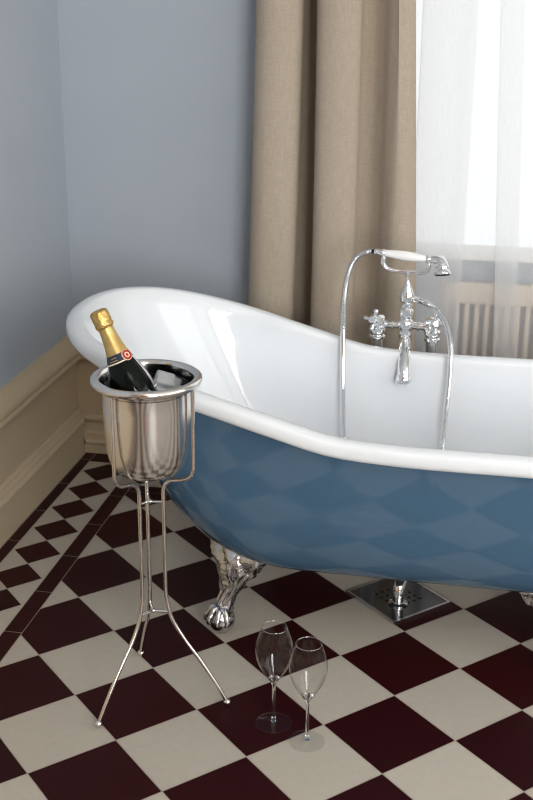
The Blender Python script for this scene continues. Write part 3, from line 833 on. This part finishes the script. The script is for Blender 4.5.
# ------------------------------------------------------------------ curtains
def cloth(name, path_fn, z0, z1, nz, mat, label, cat_):
    m = MB(); rows = []
    for i in range(nz + 1):
        z = z0 + (z1 - z0) * i / nz
        rows.append([Vector((p.x, p.y, z)) for p in path_fn(z)])
    m.grid(rows)
    o = m.build(name, mat, base=(rows[0][0].x, rows[0][0].y, z0), smooth_ang=0, recalc=False)
    for p in o.data.polygons: p.use_smooth = True
    return tag(o, label, cat_)
def drape(z):
    w = math.sin(z * 2.1) * .003; t = min(z - .9, .75)
    l = .026 * t; g = .020 * t; r = -.045 * t; mdl = .004 * t
    pts = [(.288 + l, 1.175), (.284 + l, 1.13), (.292 + l, 1.085), (.318 + l, 1.058), (.350 + l, 1.050), (.385 + g, 1.055), (.415 + g, 1.073), (.425 + g, 1.105), (.415 + g, 1.15), (.400 + g, 1.20), (.420 + g, 1.238),
           (.462 + g, 1.240), (.486 + mdl, 1.205), (.484 + mdl, 1.15), (.474 + mdl, 1.09), (.490 + mdl, 1.055), (.525 + mdl, 1.042), (.565 + mdl, 1.046), (.594 + mdl, 1.064), (.602 + mdl, 1.086), (.594 + mdl, 1.112), (.605 + mdl, 1.132), (.634, 1.134), (.660, 1.112), (.682, 1.078), (.706, 1.052), (.732 + r, 1.048), (.758 + r, 1.064), (.772 + r, 1.095), (.766 + r, 1.122), (.742 + r, 1.128)]
    return cat([(x + w, y + .004 * math.sin(z * 3 + x * 9), 0) for x, y in pts], 6)
cur = cloth('window_curtain', drape, .004, 2.62, 40, M['linen'], 'heavy beige linen curtain hanging in deep folds left of the window', 'curtain')
def voile(z):
    t = z - .7
    a = -.05 * t # lean of the dense fold
    pts = [(.70, 1.175), (.76, 1.17), (.82, 1.180), (.905, 1.172), (.914, 1.167), (.905, 1.160), (.86, 1.166), (.772, 1.160), (.764, 1.155), (.772, 1.150), (.86, 1.155), (.905, 1.148), (.95, 1.158), (1.0, 1.162),
           (1.062 + a, 1.170), (1.078 + a, 1.165), (1.070 + a, 1.158), (1.030 + a, 1.158), (1.013 + a, 1.152), (1.018 + a, 1.146), (1.050 + a, 1.146), (1.078 + a, 1.150), (1.12, 1.160), (1.18, 1.165),
           (1.24, 1.150), (1.30, 1.168), (1.31, 1.160), (1.26, 1.150), (1.30, 1.140), (1.40, 1.158), (1.50, 1.148), (1.60, 1.165), (1.70, 1.150), (1.80, 1.165), (1.90, 1.150), (2.0, 1.165), (2.1, 1.150), (2.2, 1.165), (2.34, 1.155)]
    return cat([(x, y + .012 + .003 * math.sin(z * 2.3 + x * 14), 0) for x, y in pts], 5)
cloth('sheer_curtain', voile, .006, 2.6, 30, M['sheer'], 'translucent white sheer curtain in front of the bright window', 'curtain')
# curtain pole (above the frame)
pole = thing('curtain_pole', (1.2, 1.12, 2.66), 'brass curtain pole carrying both curtains above the window', 'curtain pole')
m = MB(); m.tube([(.2, 1.12, 2.65), (2.45, 1.12, 2.65)], .016, 18); m.build('pole', M['gold'], pole)
for xx in (.24, 2.41):
    m = MB(); m.tube([(xx, 1.12, 2.65), (xx, WB + .005, 2.65)], .009, 12); m.build('bracket', M['gold'], pole)

# ------------------------------------------------------------------ radiator below the window
rd = thing('radiator', (1.5, 1.225, 0), 'cream column radiator under the window behind the sheer curtain', 'radiator')
m = MB(); 
bb(m, .86, 2.1, 1.208, 1.242, .600, .668, bevel=.012); bb(m, .86, 2.1, 1.208, 1.242, .09, .15, bevel=.012)
m.build('header', M['radiator'], rd)
NC = 40
for k in range(NC):
    xx = .875 + k * .0305
    m = MB(); m.tube([(xx, 1.222, .11), (xx, 1.222, .64)], .0085, 10); m.build('column', M['radiator'], rd)
for xx in (.95, 2.0):
    m = MB(); bb(m, xx - .02, xx + .02, 1.205, 1.245, 0, .10, bevel=.004); m.build('foot', M['radiator'], rd)

# ------------------------------------------------------------------ light
w = bpy.data.worlds.new('world'); scn.world = w; w.use_nodes = True
bg = w.node_tree.nodes['Background']; bg.inputs[0].default_value = (.98, .99, 1, 1); bg.inputs[1].default_value = 1.2
def area(name, loc, direc, sx, sy, power, col=(1, 1, 1)):
    l = bpy.data.lights.new(name, 'AREA'); l.shape = 'RECTANGLE'; l.size = sx; l.size_y = sy; l.energy = power; l.color = col
    o = bpy.data.objects.new(name, l); o.location = loc; o.rotation_euler = Vector(direc).to_track_quat('-Z', 'Y').to_euler(); COL.objects.link(o); return o
area('daylight_side', (WR + .45, -1.0, 1.65), (-1, 0, -.05), 2.5, 1.7, 32, (1, .96, .90))
area('daylight_front', ((FX0 + FX1) / 2, WF - .45, 1.7), (-.12, 1, -.05), 1.4, 1.75, 150, (.98, .985, .985))
area('ceiling_fill', (1.2, -2.2, CH - .06), (0, 0, -1),   .9, .9, 7.5, (1, .95, .88))  # soft fill added under the ceiling, no lamp fixture there

# ------------------------------------------------------------------ camera
cd = bpy.data.cameras.new('camera'); co = bpy.data.objects.new('camera', cd); COL.objects.link(co)
def g2w(v): return Vector(((v[0] + v[1]) * RT, (v[1] - v[0]) * RT, v[2]))
fw = g2w((-.77843311, .52971773, -.33681007)).normalized(); ri = g2w((.56057019, .8280792, .00677485)); ri = (ri - fw * ri.dot(fw)).normalized(); upv = ri.cross(fw)
mat = Matrix(((ri.x, upv.x, -fw.x), (ri.y, upv.y, -fw.y), (ri.z, upv.z, -fw.z))).to_4x4()
mat.translation = g2w((11.50704594, -4.56706558, 7.57565005)) * S
co.matrix_world = mat
cd.sensor_fit = 'VERTICAL'; cd.sensor_height = 36; cd.lens = 1166.126 / 800 * 36; cd.clip_start = .05
cd.dof.use_dof = True; cd.dof.focus_distance = 2.5; cd.dof.aperture_fstop = 8
scn.camera = co

scn.view_settings.view_transform = 'Standard'; scn.view_settings.look = 'None'; scn.view_settings.gamma = 1; scn.view_settings.use_curve_mapping = False
scn.view_settings.exposure = 0
scn.cycles.use_denoising = True
scn.cycles.filter_width = 1.15
scn.cycles.max_bounces = 14; scn.cycles.transparent_max_bounces = 24; scn.cycles.transmission_bounces = 12; scn.cycles.diffuse_bounces = 5; scn.cycles.glossy_bounces = 6
scn.cycles.caustics_reflective = False
